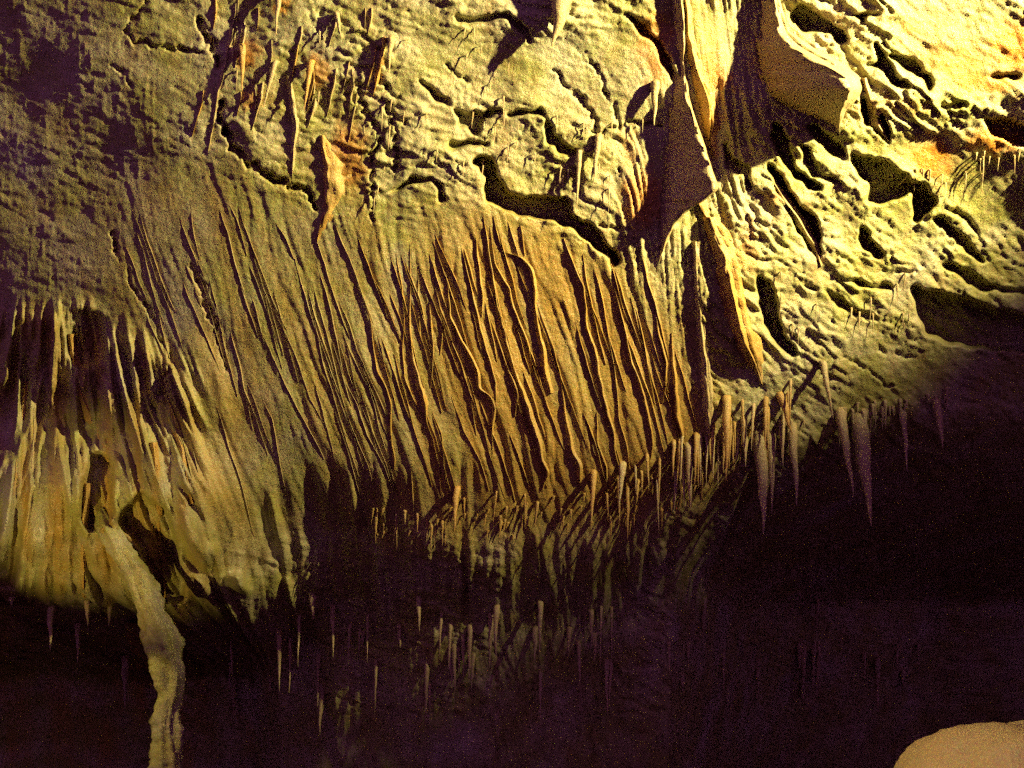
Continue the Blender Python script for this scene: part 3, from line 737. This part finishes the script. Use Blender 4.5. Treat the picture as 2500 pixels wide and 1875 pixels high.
st((1115, 1190, 1108, 1300, 18), M_ORANGE, 'dull orange stalactite at the lower left of the curtain', sd=14, bulge=.2)
st((1905, 960, 1934, 1062, 24), M_ORANGE, 'orange wedge stalactite right of the orange drapery', sd=15)
st((1650, 1150, 1647, 1250, 14), M_PALE, 'thin pale drip at the foot of the curtain, right side', sd=16)
st((1520, 1130, 1512, 1240, 20), M_PALE, 'pale tapering drip at the foot of the curtain, middle', sd=17)
st((1376, -40, 1352, 112, 60), M_PALE, 'dark stubby stalactite cut by the top edge in the middle', 'stalactites on the upper ceiling', sd=18, out=.05)
st((1600, 200, 1598, 306, 22), M_PALE, 'dark pointed stalactite beside the smooth ceiling patch', 'stalactites on the upper ceiling', sd=19, out=.05)
st((1462, 330, 1448, 455, 18), M_PALE, 'dark thin stalactite above the wide dark ledge', 'stalactites on the upper ceiling', sd=20, out=.04)
st((1415, 370, 1408, 515, 14), M_PALE, 'hair thin stalactite crossing the wide dark ledge', 'stalactites on the upper ceiling', sd=21, out=.06)
st((682, -30, 672, 90, 16), M_PALE, 'dark stalactite cut by the top edge at the upper left', 'stalactites on the upper ceiling', sd=22, out=.08)
st((590, 110, 592, 222, 18), M_ORANGE, 'reddish brown stubby stalactite in the upper left cluster', 'stalactites on the upper ceiling', sd=23, out=.08)
st((672, 150, 642, 268, 13), M_PALE, 'pale slanting stalactite right of the reddish stubby one', 'stalactites on the upper ceiling', sd=24, out=.08)
st((760, 150, 742, 272, 16), M_ORANGE, 'orange brown stalactite above the dagger shaped drapery', 'stalactites on the upper ceiling', sd=25, out=.08)
st((820, 30, 834, 95, 15), M_PALE, 'small dark stalactite at the top left of the ceiling', 'stalactites on the upper ceiling', sd=26, out=.06)
st((955, 90, 948, 180, 16), M_PALE, 'small dark tooth beside the orange tusk', 'stalactites on the upper ceiling', sd=27, out=.05)
st((1938, 60, 1945, 168, 12), M_PALE, 'pale needle stalactite in front of the broad brown fold', 'stalactites on the upper ceiling', sd=28, out=.42)

# --- lower left: pale leaning column and blades
def tube(name, path, mat, sd=0, depth=None, flat=0.8, ns=14, rough=.25):
    """path: (x, y, width, out)"""
    R = resample(path, 4.0); n = len(R)
    ctr = []
    for x, y, w, out in R:
        r = ray(x, y); r = r / np.linalg.norm(r)
        ctr.append(CAM + r * out)
    ctr = np.array(ctr); rad = R[:, 2] / 2 / FPX * R[:, 3]
    th = np.linspace(0, 2 * np.pi, ns, endpoint=False)
    s = np.linspace(0, n / 26, n)
    l = 1 + rough * fbm(s[:, None] * 0.8 + sd, np.cos(th)[None] * 1.8 + 2.2 * np.sin(th)[None] + sd, 640, 3) + 0.35 * rough * perlin(s[:, None] * 0.35, th[None] * 2.9, 648) + 0.5 * rough * np.abs(fbm(s[:, None] * 2.2, np.cos(th)[None] * 2.5 + 3 * np.sin(th)[None], 645, 4, 0.6))
    V = np.stack([ctr[:, 0:1] + rad[:, None] * l * np.cos(th), ctr[:, 1:2] + flat * rad[:, None] * l * np.sin(th), ctr[:, 2:3] + 0.3 * rad[:, None] * l * np.cos(th) * 0], -1)
    return mesh_obj(name, V.reshape(-1, 3), grid_faces(n, ns, True), mat)
D0 = float(np.linalg.norm(on_rock(300, 1400, 0, True) - CAM)) - 0.22
o = tube('column', [(246, 1240, 17, D0 + .1), (268, 1290, 44, D0), (305, 1350, 52, D0 - .05), (340, 1420, 52, D0 - .1), (372, 1490, 56, D0 - .12), (398, 1560, 73, D0 - .12), (412, 1630, 62, D0 - .12),
                    (415, 1700, 44, D0 - .12), (402, 1760, 52, D0 - .12), (405, 1830, 56, D0 - .12), (408, 1920, 57, D0 - .12), (410, 2150, 72, D0 - .12), (412, 2420, 104, D0 - .12)],
         M_ROCK, sd=3, rough=.5, ns=30)
tag(o, 'lit yellow rock column leaning down to the bottom edge at lower left', 'column')
GL = 'draperies in the lower left corner'
drapery(((815, 160, 172, 186, .06), (930, 172, 188, 206, .14), (1010, 196, 216, 236, .18), (1060, 222, 244, 262, .2), (1110, 250, 268, 280, .12), (1140, 268, 276, 282, .02)),
        M_ORANGE, 'orange brown curved drapery falling right in the lower left', 31, GL)
drapery(((930, 54, 62, 72, .1), (1010, 44, 56, 68, .16), (1100, 32, 44, 56, .16), (1200, 20, 32, 42, .12), (1270, 14, 18, 22, .02)),
        M_ORANGE, 'leftmost orange strip drapery leaning left', 32, GL)
drapery(((1010, 74, 84, 92, .1), (1120, 64, 78, 88, .2), (1230, 56, 72, 84, .22), (1340, 50, 66, 78, .22), (1430, 50, 58, 66, .16), (1475, 54, 58, 62, .02)),
        M_PALE, 'long pale strip drapery second from the left edge', 33, GL)
drapery(((895, 402, 408, 416, .05), (960, 398, 408, 424, .12), (1030, 404, 420, 442, .16), (1090, 424, 440, 458, .16), (1150, 440, 452, 464, .12), (1230, 462, 470, 476, .02)),
        M_ORANGE, 'thin orange drapery standing right of the dark gap at left', 34, GL)
drapery(((1080, 360, 372, 388, .1), (1160, 372, 384, 396, .16), (1240, 380, 390, 398, .14), (1330, 384, 388, 394, .1), (1460, 400, 404, 408, .02)),
        M_ORANGE, 'dim reddish drapery hanging over the leaning column', 35, GL)
drapery(((1180, 204, 214, 226, .1), (1280, 190, 204, 216, .16), (1400, 192, 204, 214, .16), (1460, 200, 206, 212, .02)),
        M_ORANGE, 'dull brown strip drapery left of the leaning column', 36, GL)
drapery(((1520, 302, 316, 364, .1), (1560, 306, 322, 366, .16), (1600, 314, 332, 362, .14), (1640, 330, 340, 350, .04)),
        M_ORANGE, 'reddish fan drapery against the left side of the leaning column', 37, GL)
for i, (x, y, tx, ty, w) in enumerate(((212, 1465, 214, 1528, 14), (268, 1480, 266, 1530, 12), (124, 1480, 122, 1590, 16), (30, 1455, 28, 1480, 16), (190, 1520, 190, 1620, 14), (306, 1600, 306, 1730, 20))):
    st((x, y, tx, ty, w), M_PALE, 'dim small stalactite under the lit rock at lower left', 'dim stalactites under the left rock', sd=60 + i)
# faint ones in the dark below the lip
for i in range(60):
    x = random.uniform(560, 1750) if i < 46 else random.uniform(1750, 2250)
    y = random.uniform(1450, 1680); ln = random.uniform(40, 150)
    st((x, y, x + random.uniform(-6, 4), y + ln, random.uniform(7, 18)), M_PALE, 'faint stalactite hanging in the dark below the curtain', 'faint stalactites below the curtain', sd=100 + i)
# fringe of small drips along the lip of the curtain
for i in range(96):
    x = random.uniform(900, 1900)
    y = np.interp(x, [900, 1100, 1500, 1700, 1790, 1900], [1270, 1265, 1250, 1170, 1060, 1000]) + random.gauss(0, 26)
    st((x, y, x + random.uniform(-8, 2), y + random.choice((18, 25, 30, 36, 50, 80)) * random.uniform(.7, 1.1), random.uniform(4, 10)), M_RIB, 'small drip stalactite in the fringe under the curtain', 'drip fringe under the curtain', sd=200 + i, out=.01)
for i in range(26):
    x = random.uniform(1900, 2330)
    y = np.interp(x, [1900, 2100, 2330], [1040, 1000, 960]) + random.uniform(-20, 15)
    st((x, y, x + random.uniform(-2, 6), y + random.uniform(20, 70), random.uniform(5, 11)), M_PALE, 'small dim drip along the lip of the right rock face', 'drip fringe at the right lip', sd=330 + i, out=.01)
for i in range(44):
    x = random.uniform(1480, 1930)
    y = np.interp(x, [1480, 1650, 1760, 1930], [1170, 1110, 1030, 985]) + random.gauss(0, 30)
    st((x, y, x + random.uniform(-6, 6), y + random.uniform(55, 140), random.uniform(7, 14)), M_RIB if i % 3 else M_PALE, 'slender pointed spike in the crowded row under the orange drapery', 'spikes under the orange drapery', sd=380 + i)
# hair thin straws on the ceiling
for i in range(120):
    if i % 3 == 2: continue
    if i < 26: x = random.uniform(2150, 2490); y = np.interp(x, [2150, 2490], [455, 370]) + random.uniform(-25, 30)
    elif i < 70: x = random.uniform(900, 1600); y = random.uniform(250, 470)
    elif i < 95: x = random.uniform(1850, 2250); y = random.uniform(650, 820)
    else: x = random.uniform(560, 1250); y = random.uniform(20, 330)
    g = 0 if i < 26 else 1 if i < 70 else 2 if i < 95 else 3
    st((x, y, x + random.uniform(-5, 1), y + random.uniform(18, 65), random.uniform(3, 5.5)), M_PALE,
       ('hair thin straw below the orange stains at right', 'hair thin straw around the wide dark ledge', 'hair thin straw on the right rock face', 'hair thin straw on the upper left ceiling')[g],
       ('straws below the orange stains', 'straws around the dark ledge', 'straws on the right face', 'straws on the upper left ceiling')[g], sd=400 + i, out=.02)

# --- smooth flowstone mound in the lower right foreground
th = np.linspace(0, 2 * np.pi, 72, endpoint=False); ph = np.linspace(0.0, 2.3, 40)
TH, PH = np.meshgrid(th, ph)
rx, ry, rz = 0.56, 0.52, 0.46
ux = np.sin(PH) * np.cos(TH); uy = np.sin(PH) * np.sin(TH); uz = np.cos(PH)
lump = 1 + 0.09 * fbm(ux * 1.6 + 3, uz * 1.6 + uy * 1.1, 701, 4) - 0.03 * np.exp(-(((ux + 0.55 + 0.3 * uz) / 0.07) ** 2)) - 0.05 * np.exp(-(((ux + 0.25) / 0.25) ** 2 + ((uz - 0.62) / 0.10) ** 2)) * (uy < 0.2)
r = ray(2500, 1742); mc = CAM + r * 3.0 / r[1]
mV = np.stack([mc[0] + 0.05 + rx * ux * lump, mc[1] + ry * uy * lump, mc[2] - rz + rz * uz * lump], -1)
mound = mesh_obj('flowstone_mound', mV.reshape(-1, 3), grid_faces(40, 72, True), M_MOUND)
tag(mound, 'smooth pale rounded stone mound in the bottom right corner', 'mound')
